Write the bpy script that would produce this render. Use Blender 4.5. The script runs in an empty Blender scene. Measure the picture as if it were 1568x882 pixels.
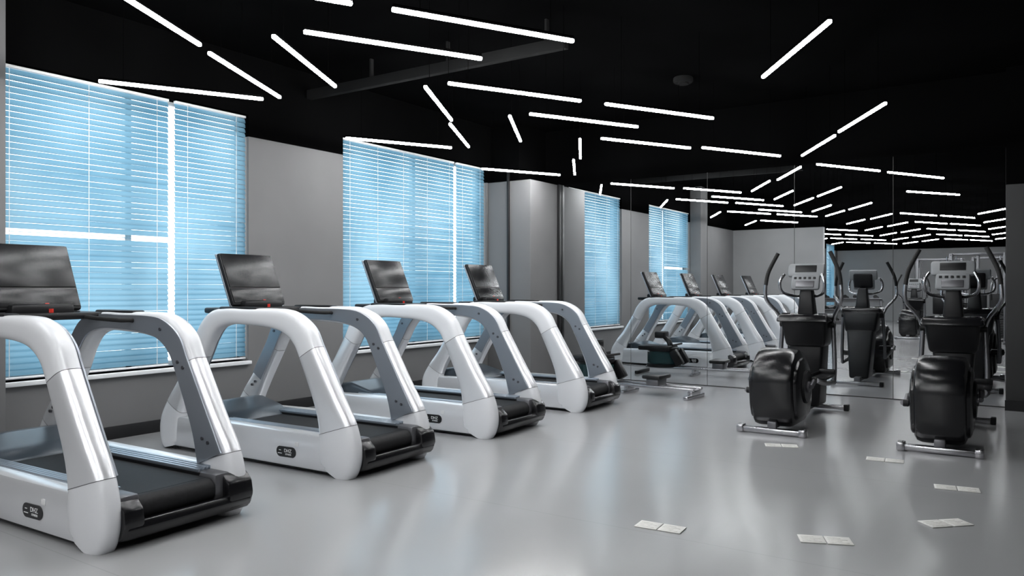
import bpy, bmesh, math, random
from mathutils import Vector, Matrix
random.seed(4)
D=bpy.data; C=bpy.context; R=math.radians
scene=C.scene

# ---------------------------------------------------------------- materials
def mat(name,col,rough=.5,metal=0.,noise=.0,nscale=8.,emis=None,estr=0.,coat=0.,spec=.5,rnoise=0.):
    m=D.materials.new(name); m.use_nodes=True
    nt=m.node_tree; b=nt.nodes['Principled BSDF']
    b.inputs['Roughness'].default_value=rough
    b.inputs['Metallic'].default_value=metal
    b.inputs['Base Color'].default_value=(*col,1)
    b.inputs['Specular IOR Level'].default_value=spec
    b.inputs['Coat Weight'].default_value=coat
    b.inputs['Coat Roughness'].default_value=.15
    if noise>0 or rnoise>0:
        tc=nt.nodes.new('ShaderNodeTexCoord'); n=nt.nodes.new('ShaderNodeTexNoise')
        n.inputs['Scale'].default_value=nscale; n.inputs['Detail'].default_value=2
        nt.links.new(tc.outputs['Object'],n.inputs['Vector'])
        if noise>0:
            r=nt.nodes.new('ShaderNodeValToRGB')
            r.color_ramp.elements[0].position=.3; r.color_ramp.elements[1].position=.7
            r.color_ramp.elements[0].color=(*[c*(1-noise) for c in col],1)
            r.color_ramp.elements[1].color=(*[min(1,c*(1+noise)) for c in col],1)
            nt.links.new(n.outputs['Fac'],r.inputs['Fac']); nt.links.new(r.outputs['Color'],b.inputs['Base Color'])
    if emis:
        b.inputs['Emission Color'].default_value=(*emis,1); b.inputs['Emission Strength'].default_value=estr
    return m
def matte(name,col,noise=.2,nscale=3):
    m=D.materials.new(name); m.use_nodes=True; nt=m.node_tree; nt.nodes.clear()
    o=nt.nodes.new('ShaderNodeOutputMaterial'); d=nt.nodes.new('ShaderNodeBsdfDiffuse')
    tc=nt.nodes.new('ShaderNodeTexCoord'); n=nt.nodes.new('ShaderNodeTexNoise'); n.inputs['Scale'].default_value=nscale
    r=nt.nodes.new('ShaderNodeValToRGB')
    r.color_ramp.elements[0].color=(*[c*(1-noise) for c in col],1); r.color_ramp.elements[1].color=(*[c*(1+noise) for c in col],1)
    nt.links.new(tc.outputs['Object'],n.inputs['Vector']); nt.links.new(n.outputs['Fac'],r.inputs['Fac'])
    nt.links.new(r.outputs['Color'],d.inputs['Color']); nt.links.new(d.outputs[0],o.inputs[0])
    return m

M_wall=mat('grey_plaster',(.160,.159,.159),.8,noise=.04,nscale=2)
M_wlight=mat('light_grey_plaster',(.32,.32,.325),.8,noise=.04,nscale=2)
M_wdark=mat('dark_grey_plaster',(.035,.035,.035),.8,noise=.05,nscale=2)
M_black=matte('black_ceiling_paint',(.0026,.0026,.0027),.35,1.5)
M_base=mat('black_baseboard',(.008,.008,.009),.5,noise=.1)
M_sill=mat('white_sill',(.75,.76,.77),.4,noise=.03)
M_frame=mat('window_frame_white',(.8,.8,.8),.4,noise=.02)
M_mirror=mat('mirror_glass',(.80,.82,.83),.0,1.,spec=.5)
M_seam=mat('mirror_joint',(.03,.03,.03),.4,noise=.1)
M_silver=mat('satin_silver',(.84,.85,.87),.29,.55,noise=.01,nscale=2)
M_shell=mat('light_grey_plastic',(.71,.72,.74),.24,.0,noise=.01,nscale=2,spec=.6)
M_joint=mat('panel_joint',(.09,.09,.095),.6,noise=.02)
M_steel=mat('brushed_plate',(.36,.39,.43),.34,.75,noise=.03,nscale=3)
M_alu=mat('aluminium_rail',(.42,.47,.53),.32,.85,noise=.03,nscale=3)
M_bolt=mat('bolt',(.15,.15,.16),.3,.9,noise=.1)
M_belt=mat('rubber_belt',(.010,.010,.011),.6,noise=.25,nscale=60,spec=.25)
M_blk=mat('black_plastic',(.007,.007,.008),.4,noise=.05,nscale=3,spec=.35)
M_gloss=mat('gloss_black',(.005,.005,.006),.24,noise=.03,nscale=2,spec=.55)
M_grip=mat('foam_grip',(.008,.008,.008),.75,noise=.2,nscale=80)
M_hood=mat('hood_plastic',(.045,.06,.075),.28,.2,noise=.03,nscale=2)
M_screen=mat('console_glass',(.004,.004,.005),.27,noise=.02,nscale=1,spec=.42)
M_red=mat('red_key',(.5,.02,.01),.4,noise=.1)
M_white=mat('white_print',(.8,.8,.8),.5,noise=.03)
M_chrome=mat('chrome_bar',(.5,.5,.52),.25,1.,noise=.03)
M_gmet=mat('grey_metal',(.16,.16,.17),.38,.7,noise=.04)
M_cons=mat('console_grey_plastic',(.25,.26,.27),.45,.1,noise=.04)
M_lamp=mat('led_diffuser',(1,1,1),.4,emis=(.98,.99,1.0),estr=80)
M_wire=matte('black_wire',(.002,.002,.002))
M_tray=matte('tray_metal',(.018,.018,.018))
M_paper=mat('printed_paper',(.72,.71,.68),.6,noise=.06,nscale=30)
M_ink=mat('paper_ink',(.45,.44,.40),.6,noise=.3,nscale=60)

def blind_mat():
    m=D.materials.new('blue_blind_slat'); m.use_nodes=True; nt=m.node_tree
    nt.nodes.clear()
    o=nt.nodes.new('ShaderNodeOutputMaterial'); mx=nt.nodes.new('ShaderNodeMixShader')
    d=nt.nodes.new('ShaderNodeBsdfPrincipled'); t=nt.nodes.new('ShaderNodeBsdfTranslucent')
    tc=nt.nodes.new('ShaderNodeTexCoord'); n=nt.nodes.new('ShaderNodeTexNoise'); n.inputs['Scale'].default_value=1.1
    r=nt.nodes.new('ShaderNodeValToRGB')
    r.color_ramp.elements[0].position=.35; r.color_ramp.elements[1].position=.7
    r.color_ramp.elements[0].color=(.072,.185,.265,1); r.color_ramp.elements[1].color=(.19,.335,.42,1)
    nt.links.new(tc.outputs['Object'],n.inputs['Vector']); nt.links.new(n.outputs['Fac'],r.inputs['Fac'])
    nt.links.new(r.outputs['Color'],t.inputs['Color'])
    d.inputs['Base Color'].default_value=(.17,.31,.40,1); d.inputs['Roughness'].default_value=.35
    mx.inputs['Fac'].default_value=.58
    nt.links.new(d.outputs[0],mx.inputs[1]); nt.links.new(t.outputs[0],mx.inputs[2]); nt.links.new(mx.outputs[0],o.inputs[0])
    return m
M_blind=blind_mat()

def floor_mat():
    m=D.materials.new('grey_vinyl_floor'); m.use_nodes=True; nt=m.node_tree; b=nt.nodes['Principled BSDF']
    tc=nt.nodes.new('ShaderNodeTexCoord')
    n=nt.nodes.new('ShaderNodeTexNoise'); n.inputs['Scale'].default_value=.7; n.inputs['Detail'].default_value=3
    nt.links.new(tc.outputs['Object'],n.inputs['Vector'])
    r=nt.nodes.new('ShaderNodeValToRGB')
    r.color_ramp.elements[0].position=.2; r.color_ramp.elements[1].position=.8
    r.color_ramp.elements[0].color=(.318,.319,.325,1); r.color_ramp.elements[1].color=(.348,.349,.355,1)
    nt.links.new(n.outputs['Fac'],r.inputs['Fac'])
    br=nt.nodes.new('ShaderNodeTexBrick'); br.inputs['Scale'].default_value=1
    br.inputs['Brick Width'].default_value=14; br.inputs['Row Height'].default_value=1.9
    br.inputs['Mortar Size'].default_value=.003
    br.inputs['Color1'].default_value=(1,1,1,1); br.inputs['Color2'].default_value=(1,1,1,1); br.inputs['Mortar'].default_value=(.88,.88,.88,1)
    nt.links.new(tc.outputs['Object'],br.inputs['Vector'])
    mx=nt.nodes.new('ShaderNodeMix'); mx.data_type='RGBA'; mx.blend_type='MULTIPLY'; mx.inputs[0].default_value=1
    nt.links.new(r.outputs['Color'],mx.inputs[6]); nt.links.new(br.outputs['Color'],mx.inputs[7])
    nt.links.new(mx.outputs[2],b.inputs['Base Color'])
    b.inputs['Specular IOR Level'].default_value=.5
    mr=nt.nodes.new('ShaderNodeMapRange'); mr.inputs['To Min'].default_value=.15; mr.inputs['To Max'].default_value=.21
    nt.links.new(n.outputs['Fac'],mr.inputs['Value']); nt.links.new(mr.outputs['Result'],b.inputs['Roughness'])
    return m
M_floor=floor_mat()
def tank_mat():
    m=mat('water_tank',(.03,.075,.08),.08,noise=.1); m.node_tree.nodes['Principled BSDF'].inputs['Transmission Weight'].default_value=.4; return m
M_tank=tank_mat()

# ---------------------------------------------------------------- mesh builder
class B:
    def __init__(s): s.bm=bmesh.new(); s.mats=[]
    def mi(s,m):
        if m not in s.mats: s.mats.append(m)
        return s.mats.index(m)
    def add(s,t,m,mtx=None,keep=False):
        if not keep:
            i=s.mi(m)
            for f in t.faces: f.material_index=i
        if mtx is not None: t.transform(mtx)
        me=D.meshes.new('t'); t.to_mesh(me); t.free(); s.bm.from_mesh(me); D.meshes.remove(me)
    def box(s,lo,hi,m,bev=0,rot=None,seg=2):
        c=[(a+b)/2 for a,b in zip(lo,hi)]; d=[abs(b-a) for a,b in zip(lo,hi)]
        t=bmesh.new(); bmesh.ops.create_cube(t,size=1)
        bmesh.ops.scale(t,vec=d,verts=t.verts)
        if bev: bmesh.ops.bevel(t,geom=t.edges[:],offset=bev,segments=seg,affect='EDGES',profile=.5)
        mt=Matrix.Translation(c)
        if rot is not None: mt=mt@rot
        s.add(t,m,mt)
    def cyl(s,p,q,r,m,n=16,r2=None,bev=0):
        p=Vector(p); q=Vector(q); d=q-p
        t=bmesh.new(); bmesh.ops.create_cone(t,cap_ends=True,segments=n,radius1=r,radius2=r if r2 is None else r2,depth=d.length)
        if bev:
            e=[e for e in t.edges if abs(e.verts[0].co.z-e.verts[1].co.z)<1e-6]
            bmesh.ops.bevel(t,geom=e,offset=bev,segments=2,affect='EDGES')
        s.add(t,m,Matrix.Translation((p+q)/2)@d.to_track_quat('Z','Y').to_matrix().to_4x4())
    def tube(s,pts,r,m,n=10,sub=6):
        P=smooth([tuple(p) for p in pts],sub); P=[Vector(p) for p in P]
        t=bmesh.new(); rings=[]; up=None
        for i,p in enumerate(P):
            d=(P[min(i+1,len(P)-1)]-P[max(i-1,0)]).normalized()
            if up is None:
                up=d.orthogonal().normalized()
            up=(up-d*up.dot(d)).normalized(); w=d.cross(up)
            rings.append([t.verts.new(p+up*r*math.cos(2*math.pi*k/n)+w*r*math.sin(2*math.pi*k/n)) for k in range(n)])
        for a,b in zip(rings,rings[1:]):
            for k in range(n): t.faces.new((a[k],a[(k+1)%n],b[(k+1)%n],b[k]))
        t.faces.new(rings[0][::-1]); t.faces.new(rings[-1])
        bmesh.ops.recalc_face_normals(t,faces=t.faces); s.add(t,m)
    def prism(s,prof,a,b,m,plane='xz',bev=0,seg=2):
        t=bmesh.new(); A=[];Bv=[]
        def P(u,v,w):
            return {'xz':(u,w,v),'yz':(w,u,v),'xy':(u,v,w)}[plane]
        for u,v in prof:
            A.append(t.verts.new(P(u,v,a))); Bv.append(t.verts.new(P(u,v,b)))
        n=len(prof)
        t.faces.new(A); t.faces.new(Bv[::-1])
        for i in range(n): t.faces.new((A[i],Bv[i],Bv[(i+1)%n],A[(i+1)%n]))
        bmesh.ops.recalc_face_normals(t,faces=t.faces)
        if bev: bmesh.ops.bevel(t,geom=t.edges[:],offset=bev,segments=seg,affect='EDGES',profile=.5)
        s.add(t,m)
    def ribbon(s,path,y,th,mats,ex=.45,sub=8,n=24,wscale=1.,joints=()):
        P=smooth([(p[0],p[1],p[2]) for p in path],sub)
        t=bmesh.new(); rings=[]
        def ring(i,p,gr=1.):
            a=P[max(i-1,0)]; b=P[min(i+1,len(P)-1)]
            d=Vector((b[0]-a[0],b[1]-a[1])).normalized(); nx,nz=-d[1],d[0]
            out=[]
            for k in range(n):
                an=2*math.pi*(k+.5)/n; c_,s_=math.cos(an),math.sin(an)
                u=math.copysign(abs(c_)**ex,c_)*(p[2]*wscale/2+gr); v=math.copysign(abs(s_)**ex,s_)*(th/2+gr)
                out.append(t.verts.new((p[0]+nx*u,y+v,p[1]+nz*u)))
            return out,d
        for i,p in enumerate(P): rings.append(ring(i,p,0)[0])
        for i,(a,b) in enumerate(zip(rings,rings[1:])):
            mi=s.mi(path[min(i//sub,len(path)-1)][3] if mats is None else mats)
            for k in range(n):
                f=t.faces.new((a[k],a[(k+1)%n],b[(k+1)%n],b[k])); f.material_index=mi
        f=t.faces.new(rings[0][::-1]); f.material_index=s.mi(path[0][3] if mats is None else mats)
        f=t.faces.new(rings[-1]); f.material_index=s.mi(path[-1][3] if mats is None else mats)
        for j in joints:
            i=j*sub; r1,d=ring(i,P[i],.0008)
            q=(P[i][0]+d[0]*.0035,P[i][1]+d[1]*.0035,P[i][2]); r2,_=ring(i,q,.0008)
            for k in range(n):
                f=t.faces.new((r1[k],r1[(k+1)%n],r2[(k+1)%n],r2[k])); f.material_index=s.mi(M_joint)
        bmesh.ops.recalc_face_normals(t,faces=t.faces); s.add(t,None,keep=True)
    def text(s,txt,size,loc,rot,m,depth=.0008):
        cu=D.curves.new('txt','FONT'); cu.body=txt; cu.size=size; cu.extrude=depth; cu.align_x='CENTER'; cu.align_y='CENTER'
        o=D.objects.new('txt',cu); C.collection.objects.link(o)
        dg=C.evaluated_depsgraph_get(); me=D.meshes.new_from_object(o.evaluated_get(dg))
        t=bmesh.new(); t.from_mesh(me); D.objects.remove(o); D.curves.remove(cu); D.meshes.remove(me)
        s.add(t,m,Matrix.Translation(loc)@rot)
    def mesh(s,name,ang=35):
        me=D.meshes.new(name); s.bm.to_mesh(me); s.bm.free()
        for m in s.mats: me.materials.append(m)
        for p in me.polygons: p.use_smooth=True
        me.set_sharp_from_angle(angle=R(ang)); return me
    def obj(s,name,loc=(0,0,0),rz=0,ang=35):
        return place(name,s.mesh(name,ang),loc,rz)
def place(name,me,loc=(0,0,0),rz=0):
    o=D.objects.new(name,me); o.location=loc; o.rotation_euler=(0,0,rz); C.collection.objects.link(o); return o
def smooth(P,sub):
    out=[]; n=len(P)
    for i in range(n-1):
        p0=P[max(i-1,0)];p1=P[i];p2=P[i+1];p3=P[min(i+2,n-1)]
        for k in range(sub):
            t=k/sub
            out.append(tuple(.5*((2*b)+(-a+c)*t+(2*a-5*b+4*c-d)*t*t+(-a+3*b-3*c+d)*t**3) for a,b,c,d in zip(p0,p1,p2,p3)))
    out.append(tuple(P[-1])); return out

# ---------------------------------------------------------------- room
XW=-6.54; XR=3.0; YM=9.93; YB=-14.0; ZC=3.65; ZT=2.83
XC=-5.80   # corner column inner face
b=B(); b.box((XW-.3,YB-.2,-.1),(XR+.2,YM+.3,0),M_floor); b.obj('floor')
b=B(); b.box((XW-.3,YB-.2,ZC),(XR+.2,YM+.3,ZC+.1),M_black); b.obj('ceiling')
wins=[(-13.6,-11.9),(2.66,4.98),(6.27,9.09)]
ZS,ZH=.57,3.05
b=B()
b.box((XW-.25,YB,0),(XW,YM+.2,ZS),M_wall)
b.box((XW-.25,YB,ZH),(XW,YM+.2,ZC),M_black)
ys=[YB]+[v for w in wins for v in w]+[YM+.2]
for i in range(0,len(ys),2):
    b.box((XW-.25,ys[i],ZS),(XW,ys[i+1],ZT),M_wall); b.box((XW-.25,ys[i],ZT),(XW,ys[i+1],ZH),M_black)
b.obj('wall_left')
b=B(); b.box((XW-.25,YM+.01,0),(XR+.2,YM+.25,ZT),M_wall); b.box((XW-.25,YM+.01,ZT),(XR+.2,YM+.25,ZC),M_black); b.obj('wall_far')
b=B(); b.box((XW-.25,YB-.2,0),(XR+.2,YB,ZT),M_wlight); b.box((XW-.25,YB-.2,ZT),(XR+.2,YB,ZC),M_black); b.obj('wall_back')
b=B(); b.box((XR,YB,0),(XR+.2,YM,ZT),M_wdark); b.box((XR,YB,ZT),(XR+.2,YM,ZC),M_black); b.obj('wall_right')
b=B(); b.box((XW,-.7,0),(-4.27,-.5,ZT),M_wlight); b.box((XW,-.7,ZT),(-4.27,-.5,ZC),M_black); b.obj('wall_partition')
b=B(); b.box((XW,9.12,0),(XC,YM,ZT),M_wall,.015); b.box((XW,9.2,ZT),(XC-.25,YM,ZC),M_black); b.obj('wall_corner_column')
b=B(); b.box((XW,2.2,0),(-6.28,2.65,ZC),M_wall,.01); b.obj('wall_pilaster')
b=B(); b.box((-.20,9.72,0),(.9,YM,2.4),M_wdark,.01); b.box((-.20,9.74,2.4),(.9,YM,ZC),M_black); b.obj('wall_side_column')
b=B(); b.box((-.21,9.70,0),(.91,9.72,.11),M_base); b.obj('baseboard_side')
b=B(); b.box((XW,2.66,0),(XW+.015,9.1,.11),M_base,.003); b.obj('baseboard_left')
b=B(); b.box((XW+.01,9.1,0),(XC+.01,9.118,.11),M_base,.003); b.obj('baseboard_column')
b=B(); b.box((XW+.01,-.498,0),(-4.27,-.483,.1),M_base,.003); b.obj('baseboard_partition')
b=B(); b.box((-6.18,9.08,.11),(-6.15,9.118,2.95),M_base,.004); b.obj('trim_4')  # black vertical cable conduit on the column front
b=B(); b.box((XC+.003,9.85,.0),(XC+.045,9.925,ZT),M_base,.004); b.obj('trim_5')  # second black conduit, up the column side beside the mirror
b=B(); xs=[-5.75,-4.64,-3.535,-2.42,-1.31,-.205]
b.box((xs[0],YM-.004,0.0),(xs[-1],YM+.009,ZT),M_seam)
for a,c in zip(xs,xs[1:]): b.box((a+.003,YM-.012,.012),(c-.003,YM-.004,ZT),M_mirror)
b.obj('wall_mirror')
for i,(y0,y1) in enumerate(wins):
    b=B(); x0,x1=XW-.22,XW-.16
    b.box((x0,y0,ZS),(x1,y0+.05,ZH),M_frame,.004); b.box((x0,y1-.05,ZS),(x1,y1,ZH),M_frame,.004)
    b.box((x0,y0,ZS),(x1,y1,ZS+.05),M_frame,.004); b.box((x0,y0,ZH-.04),(x1,y1,ZH),M_frame,.004)
    b.box((x0,(y0+y1)/2-.03,ZS),(x1,(y0+y1)/2+.03,ZH),M_frame,.004)
    b.obj('window_%d'%(i+1))
    b=B(); b.box((XW-.16,y0+.005,ZS-.035),(XW+.05,y1+.005,ZS),M_sill,.006); b.obj('trim_%d'%(i+1))
def blind(y0,y1,name='venetian_blind',gap=None):
    b=B(); mi=b.mi(M_blind); x=XW-.045; z=ZH-.06
    wv=.0505
    while z>ZS+.04:
        tl=R(71+random.uniform(-2.5,2.5))
        if gap and abs(z-gap)<.028: tl=R(8)
        dx=math.cos(tl)*wv/2; dz=math.sin(tl)*wv/2
        sag=random.uniform(-.002,.002)
        v=[b.bm.verts.new(p) for p in ((x-dx,y0,z+dz),(x-dx,y1,z+dz+sag),(x+.004,y1,z+.003+sag),(x+.004,y0,z+.003),(x+dx,y1,z-dz+sag),(x+dx,y0,z-dz))]
        f=b.bm.faces.new((v[0],v[1],v[2],v[3])); f.material_index=mi
        f=b.bm.faces.new((v[3],v[2],v[4],v[5])); f.material_index=mi
        z-=.048
    b.box((x-.015,y0,ZH-.035),(x+.02,y1,ZH-.012),M_frame,.003)
    b.box((x-.012,y0,ZS+.015),(x+.014,y1,ZS+.03),M_frame,.003)
    n=max(2,round((y1-y0)/.42))
    for j in range(n):
        yy=y0+.12+(y1-y0-.24)*j/(n-1)
        b.box((x+.023,yy-.0025,ZS+.03),(x+.025,yy+.0025,ZH-.03),M_frame)
    b.obj(name,ang=60)
blind(2.67,4.13,gap=1.75); blind(4.195,4.97); blind(6.28,8.37); blind(8.425,9.08); blind(-13.58,-11.92)

# ---------------------------------------------------------------- lights
HL=2.88
def lamp_mesh(L=1.21):
    b=B(); w=.027
    b.box((-w/2,-L/2,-.017),(w/2,L/2,.008),M_lamp,.008)
    b.box((-w/2+.002,-L/2+.004,.008),(w/2-.002,L/2-.004,.028),M_wire,.003)
    for s in (-1,1):
        b.cyl((0,s*L*.36,.03),(0,s*L*.36,ZC-HL),.002,M_wire,6)
    return b.mesh('linear_light')
LM=lamp_mesh()
A=28.5
lampsA=[(-4.17,2.49),(-4.85,3.69),(-4.21,3.70),(-4.21,5.16),(-4.90,6.34),(-4.235,6.38),(-4.23,7.70),(-4.94,8.83),(-1.31,5.32,34),(-1.30,7.755),(-1.95,9.0)]
lampsB=[(-3.40,2.52),(-2.70,3.77),(-3.41,3.75),(-5.59,3.65),(-3.42,5.18),(-2.72,6.45),(-3.46,6.41),(-3.45,7.79),(-2.75,8.89),(-5.67,6.28),(-5.71,8.76)]
nA,nB=len(lampsA),len(lampsB)
for j in range(1,7):
    dy=-2.55*j
    for p in [(-4.2,5.13),(-4.9,6.25),(-1.3,5.3),(-1.95,6.4)]: lampsA.append((p[0],p[1]+dy))
    for p in [(-3.42,5.16),(-2.7,6.32),(-5.6,6.2),(-.6,6.35)]: lampsB.append((p[0],p[1]+dy))
for L_,n0,sg in ((lampsA,nA,1),(lampsB,nB,-1)):
    for idx,p in enumerate(L_):
        x,y=p[0],p[1]
        if idx>=n0 and y>2.0: continue
        if y<-13 or (x<-3.9 and -1.4<y<.3): continue
        place('linear_light',LM,(x,y,HL),R(sg*(p[2] if len(p)>2 else A)))
b=B(); b.box((XW,5.73,3.36),(-3.3,5.80,3.46),M_tray,.005)
for x in (-5.6,-4.6,-3.5): b.box((x-.01,5.745,3.46),(x+.01,5.785,ZC),M_tray)
b.obj('cable_tray')
b=B(); b.cyl((-3.2,8.2,ZC-.06),(-3.2,8.2,ZC),.11,M_tray,24,bev=.01); b.cyl((-3.2,8.2,ZC-.08),(-3.2,8.2,ZC-.06),.06,M_tray,20); b.obj('ceiling_speaker')

# ---------------------------------------------------------------- treadmill
def treadmill_mesh():
    b=B(); W=.88
    sh,sv=M_shell,M_silver
    path=[(-.17,.02,.20,sh),(-.155,.06,.31,sh),(-.145,.17,.36,sh),(-.165,.32,.315,sv),(-.25,.52,.235,sv),(-.42,.84,.19,sh),(-.50,.97,.195,sh),(-.63,1.05,.175,sh),(-.80,1.078,.145,sh),
          (-1.05,1.085,.125,sh),(-1.28,1.085,.13,sh),(-1.45,1.045,.16,sh),(-1.56,.94,.17,sh),(-1.64,.80,.16,sv),(-1.81,.53,.165,sv),(-1.93,.35,.21,sh),(-1.99,.2,.27,sh),(-1.99,.07,.25,sh),(-1.98,.02,.15,sh)]
    for y in (.065,W-.065):
        b.ribbon(path,y,.13,None,ex=.6,joints=(3,5,13,15))
    inner=path[3:15]
    for y in (.134,W-.134):
        b.ribbon(inner,y,.012,M_steel,ex=.15,wscale=.72)
        sgn=1 if y<W/2 else -1
        for (x,z) in [(-.22,.43),(-.17,.41),(-.45,.86),(-.40,.83),(-.62,1.05),(-1.59,.93),(-1.83,.48),(-1.87,.45)]:
            b.cyl((x,y,z),(x,y+sgn*.012,z),.011,M_bolt,12)
    for ya,yb in ((.012,.12),(W-.12,W-.012)):
        b.prism([(-1.95,.03),(-1.95,.27),(-1.3,.28),(-.2,.275),(-.1,.2),(-.1,.025)],ya,yb,M_silver,bev=.02)
        b.box((-1.9,ya+.02,.012),(-.2,yb-.01,.05),M_blk,.008)
    for ya,s in ((.115,1),(W-.115,-1)):
        for k in range(4):
            y0=ya+s*k*.026; b.box((-1.62,min(y0,y0+s*.022),.255),(-.16,max(y0,y0+s*.022),.282-.002*k),M_alu,.004)
        y0,y1=sorted((ya,ya+s*.104)); b.box((-1.62,y0,.1),(-.14,y1,.257),M_blk)
        b.box((-.17,y0,.1),(.0,y1,.265),M_gmet,.02)
    b.box((-1.7,.21,.03),(-.06,W-.21,.235),M_blk)
    b.box((-1.68,.225,.235),(-.07,W-.225,.243),M_belt)
    b.cyl((-.06,.225,.178),(-.06,W-.225,.178),.065,M_belt,28)
    b.prism([(-.2,.03),(-.2,.14),(-.02,.13),(.045,.14),(.06,.1),(.03,.05),(-.05,.03)],.12,W-.02,M_gloss,bev=.008)
    b.prism([(-.14,.04),(-.14,.26),(.0,.255),(.05,.21),(.065,.13),(.04,.06),(-.02,.035)],W-.17,W-.005,M_gloss,bev=.018)
    b.prism([(-.14,.04),(-.14,.25),(.0,.245),(.05,.2),(.06,.13),(.04,.06),(-.02,.035)],.1,.21,M_gloss,bev=.015)
    b.prism([(-1.38,.24),(-1.5,.31),(-1.74,.37),(-1.96,.34),(-2.06,.25),(-2.08,.06),(-1.45,.06)],.125,W-.125,M_hood,bev=.03,seg=3)
    b.box((-1.64,.08,1.10),(-1.28,W-.08,1.145),M_blk,.015)
    b.box((-1.38,.02,1.128),(-.95,.11,1.158),M_blk,.014); b.box((-1.38,W-.11,1.128),(-.95,W-.02,1.158),M_blk,.014)
    b.tube([(-.92,.1,1.09),(-.9,.16,1.10),(-.95,.2,1.10),(-1.2,.22,1.11),(-1.32,.22,1.12)],.014,M_grip)
    b.tube([(-.92,W-.1,1.09),(-.9,W-.16,1.10),(-.95,W-.2,1.10),(-1.2,W-.22,1.11),(-1.32,W-.22,1.12)],.014,M_grip)
    tl=R(-24); rot=Matrix.Rotation(tl,4,'Y'); c=Vector((-1.49,W/2,1.37)); w=.265
    def cb(lo,hi,m,bev):
        lo=Vector(lo); hi=Vector(hi); ce=c+rot@((lo+hi)/2); d=(hi-lo)/2
        b.box(ce-d,ce+d,m,bev,rot)
    cb((-.05,-w,-.225),(.0,w,.235),M_blk,.018)
    cb((.0,-w+.012,-.07),(.006,w-.012,.222),M_screen,.002)
    cb((.0,-w+.012,-.205),(.006,w-.012,-.08),M_screen,.002)
    cb((-.09,-.12,-.16),(-.05,.12,.1),M_blk,.02)
    cb((-.052,-w-.004,-.23),(-.03,w+.004,.24),M_steel,.01)
    cb((.004,.03,-.205),(.015,.055,-.185),M_red,.004)
    b.cyl((-1.36,W/2+.04,1.145),(-1.36,W/2+.04,1.17),.018,M_red,14)
    b.box((-1.55,.25,1.12),(-1.35,W-.25,1.2),M_blk,.02)
    bx,bz=-.62,.128
    for y,s in ((.009,-1),(W-.009,1)):
        pr=[]
        for k in range(20):
            an=2*math.pi*k/20; sx=.06 if math.cos(an)>0 else -.06
            pr.append((bx+sx+.038*math.cos(an),bz+.038*math.sin(an)))
        b.prism(pr,y-.003,y+.003,M_gloss)
        rt=Matrix.Rotation(R(90),4,'X') if s<0 else Matrix.Rotation(R(180),4,'Z')@Matrix.Rotation(R(90),4,'X')
        b.text('DHZ',.036,(bx+.02,y+s*.004,bz+.008),rt,M_white); b.text('FITNESS',.017,(bx+.025,y+s*.004,bz-.017),rt,M_white)
        b.box((bx-.08,min(y,y+s*.005),bz-.015),(bx-.04,max(y,y+s*.005),bz-.011),M_white); b.box((bx-.07,min(y,y+s*.005),bz+.007),(bx-.05,max(y,y+s*.005),bz+.011),M_white)
        b.box((bx+.09,min(y,y+s*.003),bz+.05),(bx+.125,max(y,y+s*.003),bz+.08),M_white)
    for x in (-.14,-1.95):
        for y in (.07,W-.07): b.cyl((x,y,0),(x,y,.05),.04,M_blk,16)
    return b.mesh('treadmill',40)
TM=treadmill_mesh()
for x,y in ((-3.72,1.97),(-3.79,3.69),(-3.82,5.36),(-3.85,7.04)): place('treadmill',TM,(x,y,0),R(2))

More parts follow.
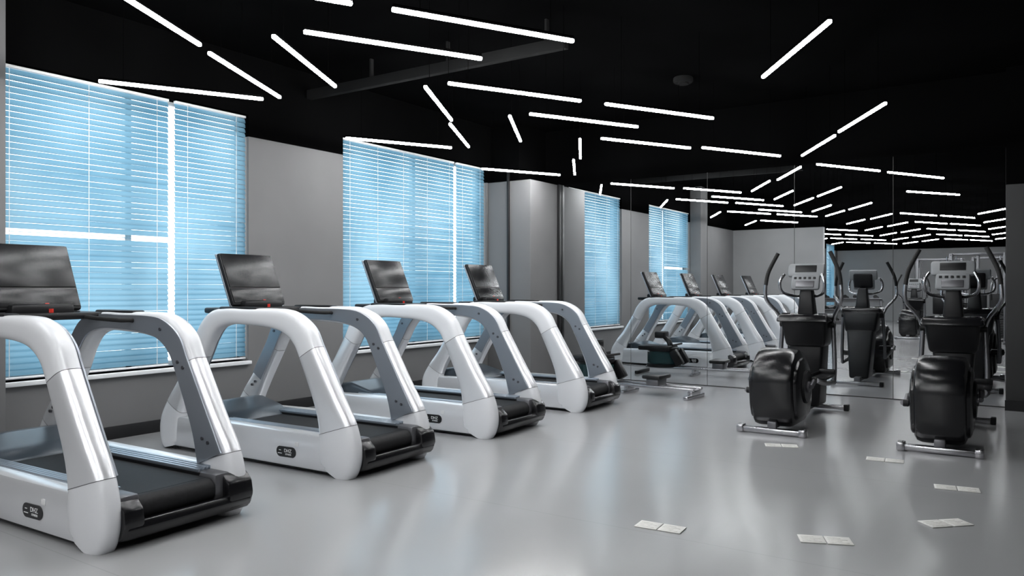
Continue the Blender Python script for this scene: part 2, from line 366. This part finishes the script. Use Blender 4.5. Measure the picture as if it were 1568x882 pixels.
# ---------------------------------------------------------------- elliptical
def elliptical_mesh():
    b=B()
    b.box((-.27,-.04,.005),(.27,.03,.055),M_chrome,.012)
    for s in (-1,1):
        b.box((s*.27-.03,-.055,0),(s*.27+.03,.05,.07),M_chrome,.012)
        b.box((s*.30-.025,1.72,0),(s*.30+.025,1.81,.07),M_blk,.012)
    b.box((-.30,1.73,.01),(.30,1.80,.055),M_chrome,.012)
    b.box((-.04,.0,.05),(.04,1.78,.11),M_gmet,.01)
    prof=[(.05,.06),(-.01,.20),(-.05,.50),(.0,.63),(.13,.72),(.28,.755),(.45,.72),(.60,.58),(.66,.38),(.64,.2),(.55,.06)]
    b.prism(prof,-.185,.185,M_gloss,plane='yz',bev=.055,seg=2)
    b.prism([(p[0]*.86+.045,p[1]*.80+.07) for p in prof],-.215,.215,M_gloss,plane='yz',bev=.035,seg=2)
    for s in (-1,1):
        b.cyl((s*.2,.34,.40),(s*.235,.34,.40),.15,M_blk,32,bev=.008)
        b.cyl((s*.235,.34,.40),(s*.25,.34,.40),.05,M_gmet,20)
        ph=R(20) if s>0 else R(200)
        ce=Vector((s*.26,.34,.40)); en=ce+Vector((0,math.cos(ph)*.14,math.sin(ph)*.14))
        b.cyl(ce,en,.022,M_gmet,12); b.cyl(en-Vector((.02,0,0)),en+Vector((.02,0,0)),.03,M_blk,14)
        front=Vector((s*.27,1.28,.30+(.05 if s>0 else -.04)))
        b.tube([en+Vector((s*.02,0,0)),(en+front)/2+Vector((0,0,-.02)),front],.024,M_gmet,10)
        mid=(en+front)/2+Vector((s*-.02,.05,.04))
        b.box(mid-Vector((.075,.19,.012)),mid+Vector((.075,.19,.014)),M_blk,.012)
        b.box(mid+Vector((-.075,.15,0)),mid+Vector((.075,.19,.06)),M_blk,.012)
        b.box(mid+Vector((s*-.075-.008,-.19,0)),mid+Vector((s*-.075+.008,.19,.04)),M_blk,.006)
        piv=Vector((s*.25,1.34,.93))
        b.tube([front,front+Vector((0,.03,.2)),piv],.022,M_gmet,10)
        off=-.08 if s>0 else .06
        b.tube([piv,(s*.29,1.27+off*.4,1.04),(s*.38,1.14+off,1.18),(s*.38,1.12+off,1.34)],.018,M_chrome,10)
        b.tube([(s*.38,1.12+off,1.33),(s*.355,1.14+off,1.47),(s*.27,1.18+off,1.66)],.020,M_grip,12)
        b.cyl((s*.13,1.34,.93),(s*.27,1.34,.93),.04,M_blk,20)
        b.tube([(s*.04,1.38,1.22),(s*.12,1.28,1.22),(s*.2,1.14,1.26),(s*.215,1.10,1.36),(s*.18,1.14,1.44)],.015,M_chrome,10)
    def frus(z0,z1,w0,w1,y0a,y0b,y1a,y1b,m,bev):
        t=bmesh.new()
        A=[t.verts.new(p) for p in ((-w0,y0a,z0),(w0,y0a,z0),(w0,y0b,z0),(-w0,y0b,z0))]
        Bv=[t.verts.new(p) for p in ((-w1,y1a,z1),(w1,y1a,z1),(w1,y1b,z1),(-w1,y1b,z1))]
        t.faces.new(A); t.faces.new(Bv)
        for i in range(4): t.faces.new((A[i],A[(i+1)%4],Bv[(i+1)%4],Bv[i]))
        bmesh.ops.recalc_face_normals(t,faces=t.faces)
        bmesh.ops.bevel(t,geom=t.edges[:],offset=bev,segments=3,affect='EDGES',profile=.5); b.add(t,m)
    frus(.08,.74,.12,.17,1.30,1.66,1.26,1.56,M_blk,.03)
    frus(.70,.98,.19,.225,1.22,1.56,1.12,1.54,M_blk,.035)
    frus(.955,1.035,.26,.24,1.08,1.54,1.12,1.50,M_gloss,.025)
    for s in (-1,1): b.cyl((s*.18,1.2,1.02),(s*.18,1.2,1.045),.042,M_gloss,20)
    frus(1.02,1.30,.085,.06,1.26,1.42,1.27,1.38,M_blk,.02)
    c=Vector((0,1.25,1.42)); rot=Matrix.Rotation(R(-18),4,'X')
    def cb(lo,hi,m,bev):
        lo=Vector(lo); hi=Vector(hi); d=(hi-lo)/2; ce=c+rot@((lo+hi)/2)
        b.box(ce-d,ce+d,m,bev,rot)
    cb((-.18,0,.0),(.18,.06,.145),M_cons,.025); cb((-.14,0,-.14),(.14,.055,.03),M_cons,.025)
    cb((-.105,-.006,.045),(.105,.004,.118),M_blk,.003)
    for k in range(5): cb((-.11+k*.047,-.008,-.03),(-.085+k*.047,.004,-.008),M_blk,.002)
    cb((-.09,-.012,-.12),(.09,.004,-.05),M_gmet,.006)
    cb((-.12,.05,-.1),(.12,.085,.1),M_blk,.02)
    return b.mesh('elliptical_trainer',38)
EM=elliptical_mesh()
place('elliptical_trainer',EM,(-1.90,6.98,0),0); place('elliptical_trainer',EM,(-.58,6.88,0),0)
place('elliptical_trainer',EM,(-2.55,-2.0,0),R(180))

# ---------------------------------------------------------------- water rower
b=B()
for y in (-.11,.11):
    b.box((-.85,y-.018,.09),(.78,y+.018,.125),M_chrome,.008)
b.box((.70,-.24,.0),(.76,.24,.045),M_chrome,.01); b.box((.70,-.12,.04),(.76,.12,.1),M_chrome,.006)
b.box((-.15,-.2,0),(-.1,.2,.04),M_chrome,.01); b.box((-.15,-.1,.03),(-.1,.1,.1),M_chrome,.006)
b.box((-.98,-.26,0),(-.92,.26,.05),M_blk,.012)
b.cyl((-.62,0,.14),(-.62,0,.36),.235,M_tank,40,bev=.03); b.cyl((-.62,0,.35),(-.62,0,.40),.25,M_blk,40,bev=.015); b.cyl((-.62,0,.11),(-.62,0,.155),.25,M_blk,40,bev=.01)
b.box((-.95,-.2,.36),(-.45,.2,.43),M_blk,.02)
b.prism([(-.42,.12),(-.34,.12),(-.5,.52),(-.6,.6),(-.66,.58),(-.56,.48)],-.03,.03,M_blk,bev=.01)
b.box((-.72,-.11,.54),(-.56,.11,.64),M_blk,.02)
b.cyl((-.4,-.22,.45),(-.4,.22,.45),.015,M_grip,12)
for s in (-1,1): b.box((-.42,s*.14-.05,.14),(-.3,s*.14+.05,.38),M_blk,.015,Matrix.Rotation(R(-30),4,'Y'))
b.box((.12,-.16,.2),(.36,.16,.25),M_blk,.02); b.box((.16,-.12,.12),(.32,.12,.2),M_gmet,.01)
b.obj('rowing_machine',(-4.0,8.78,0),R(-4))

# ---------------------------------------------------------------- floor papers
def paper_mesh():
    b=B()
    for s in (-1,1):
        lo=(.003 if s>0 else -.128,-.06,0); hi=(.128 if s>0 else -.003,.06,.005)
        b.box(lo,hi,M_paper,.001)
        x0=lo[0]+.012
        for k in range(4):
            b.box((x0,-.045+k*.024,.005),(x0+.095-(.03 if k%2 else 0),-.040+k*.024,.0056),M_ink)
    return b.mesh('folded_leaflet')
PM=paper_mesh()
for x,y,a in [(-1.66,3.92,4),(-.87,4.19,22),(-.38,4.86,44),(-.386,5.74,8),(-.90,6.39,6),(-1.69,6.50,20)]:
    place('folded_leaflet',PM,(x,y,.001),R(a))

# ---------------------------------------------------------------- equipment behind the camera (seen in the mirror)
def rack_mesh():
    b=B()
    for s in (-.9,.9):
        b.box((s-.03,-.3,0),(s+.03,.3,.05),M_gmet,.01); b.box((s-.03,-.05,0),(s+.03,.05,1.0),M_gmet,.01)
    for z in (.3,.62,.94):
        b.box((-.95,-.2,z),(.95,.2,z+.03),M_gmet,.008,Matrix.Rotation(R(15),4,'X'))
        for k in range(7):
            x=-.78+k*.26
            b.cyl((x,-.13,z+.07),(x,.13,z+.12),.015,M_chrome,10)
            b.cyl((x,-.17,z+.07),(x,-.07,z+.09),.055,M_blk,14,bev=.008); b.cyl((x,.07,z+.10),(x,.17,z+.12),.055,M_blk,14,bev=.008)
    return b.mesh('dumbbell_rack')
place('dumbbell_rack',rack_mesh(),(-4.3,-3.6,0),0)
def cable_mesh():
    b=B()
    for s in (-1,1):
        b.box((s*.55-.04,-.45,0),(s*.55+.04,.45,.07),M_gmet,.012)
        b.box((s*.55-.035,-.3,.05),(s*.55+.035,-.22,2.1),M_gmet,.01); b.box((s*.55-.035,.22,.05),(s*.55+.035,.3,2.1),M_gmet,.01)
        b.box((s*.55-.03,-.3,2.06),(s*.55+.03,.3,2.13),M_gmet,.01)
        for k in range(14): b.box((s*.55-.13,-.09,.12+k*.055),(s*.55+.13,.09,.168+k*.055),M_blk,.006)
        b.cyl((s*.55-.1,0,.1),(s*.55-.1,0,2.06),.012,M_chrome,10); b.cyl((s*.55+.1,0,.1),(s*.55+.1,0,2.06),.012,M_chrome,10)
        b.cyl((s*.55-.02,0,1.95),(s*.55+.02,0,1.95),.08,M_blk,24)
        b.tube([(s*.5,.3,1.5),(s*.42,.42,1.55),(s*.3,.5,1.4),(s*.28,.5,1.15)],.02,M_chrome)
        b.tube([(s*.28,.5,1.16),(s*.28,.5,1.02)],.025,M_grip)
    b.box((-.55,-.03,2.08),(.55,.03,2.14),M_gmet,.01); b.box((-.55,-.4,.01),(.55,-.34,.06),M_gmet,.01)
    b.box((-.2,.05,.42),(.2,.5,.5),M_blk,.03); b.box((-.18,-.02,.55),(.18,.06,1.15),M_blk,.03); b.box((-.04,.2,.03),(.04,.28,.43),M_gmet,.01)
    b.box((-.03,-.1,.03),(.03,-.03,2.1),M_gmet,.01)
    return b.mesh('cable_machine')
CM=cable_mesh()
place('cable_machine',CM,(-1.0,-1.6,0),0); place('cable_machine',CM,(-2.1,-5.2,0),0)
place('cable_machine',CM,(-.7,-4.6,0),0)

# ---------------------------------------------------------------- world, camera
w=D.worlds.new('sky'); scene.world=w; w.use_nodes=True
bg=w.node_tree.nodes['Background']; bg.inputs[0].default_value=(.90,.96,1,1); bg.inputs[1].default_value=3.5
cam=D.cameras.new('cam'); cam.sensor_width=36; cam.lens=27.09; co=D.objects.new('camera',cam); C.collection.objects.link(co)
co.location=(0,0,1.3); co.rotation_euler=(R(90),0,R(33.84)); scene.camera=co
scene.view_settings.view_transform='Standard'
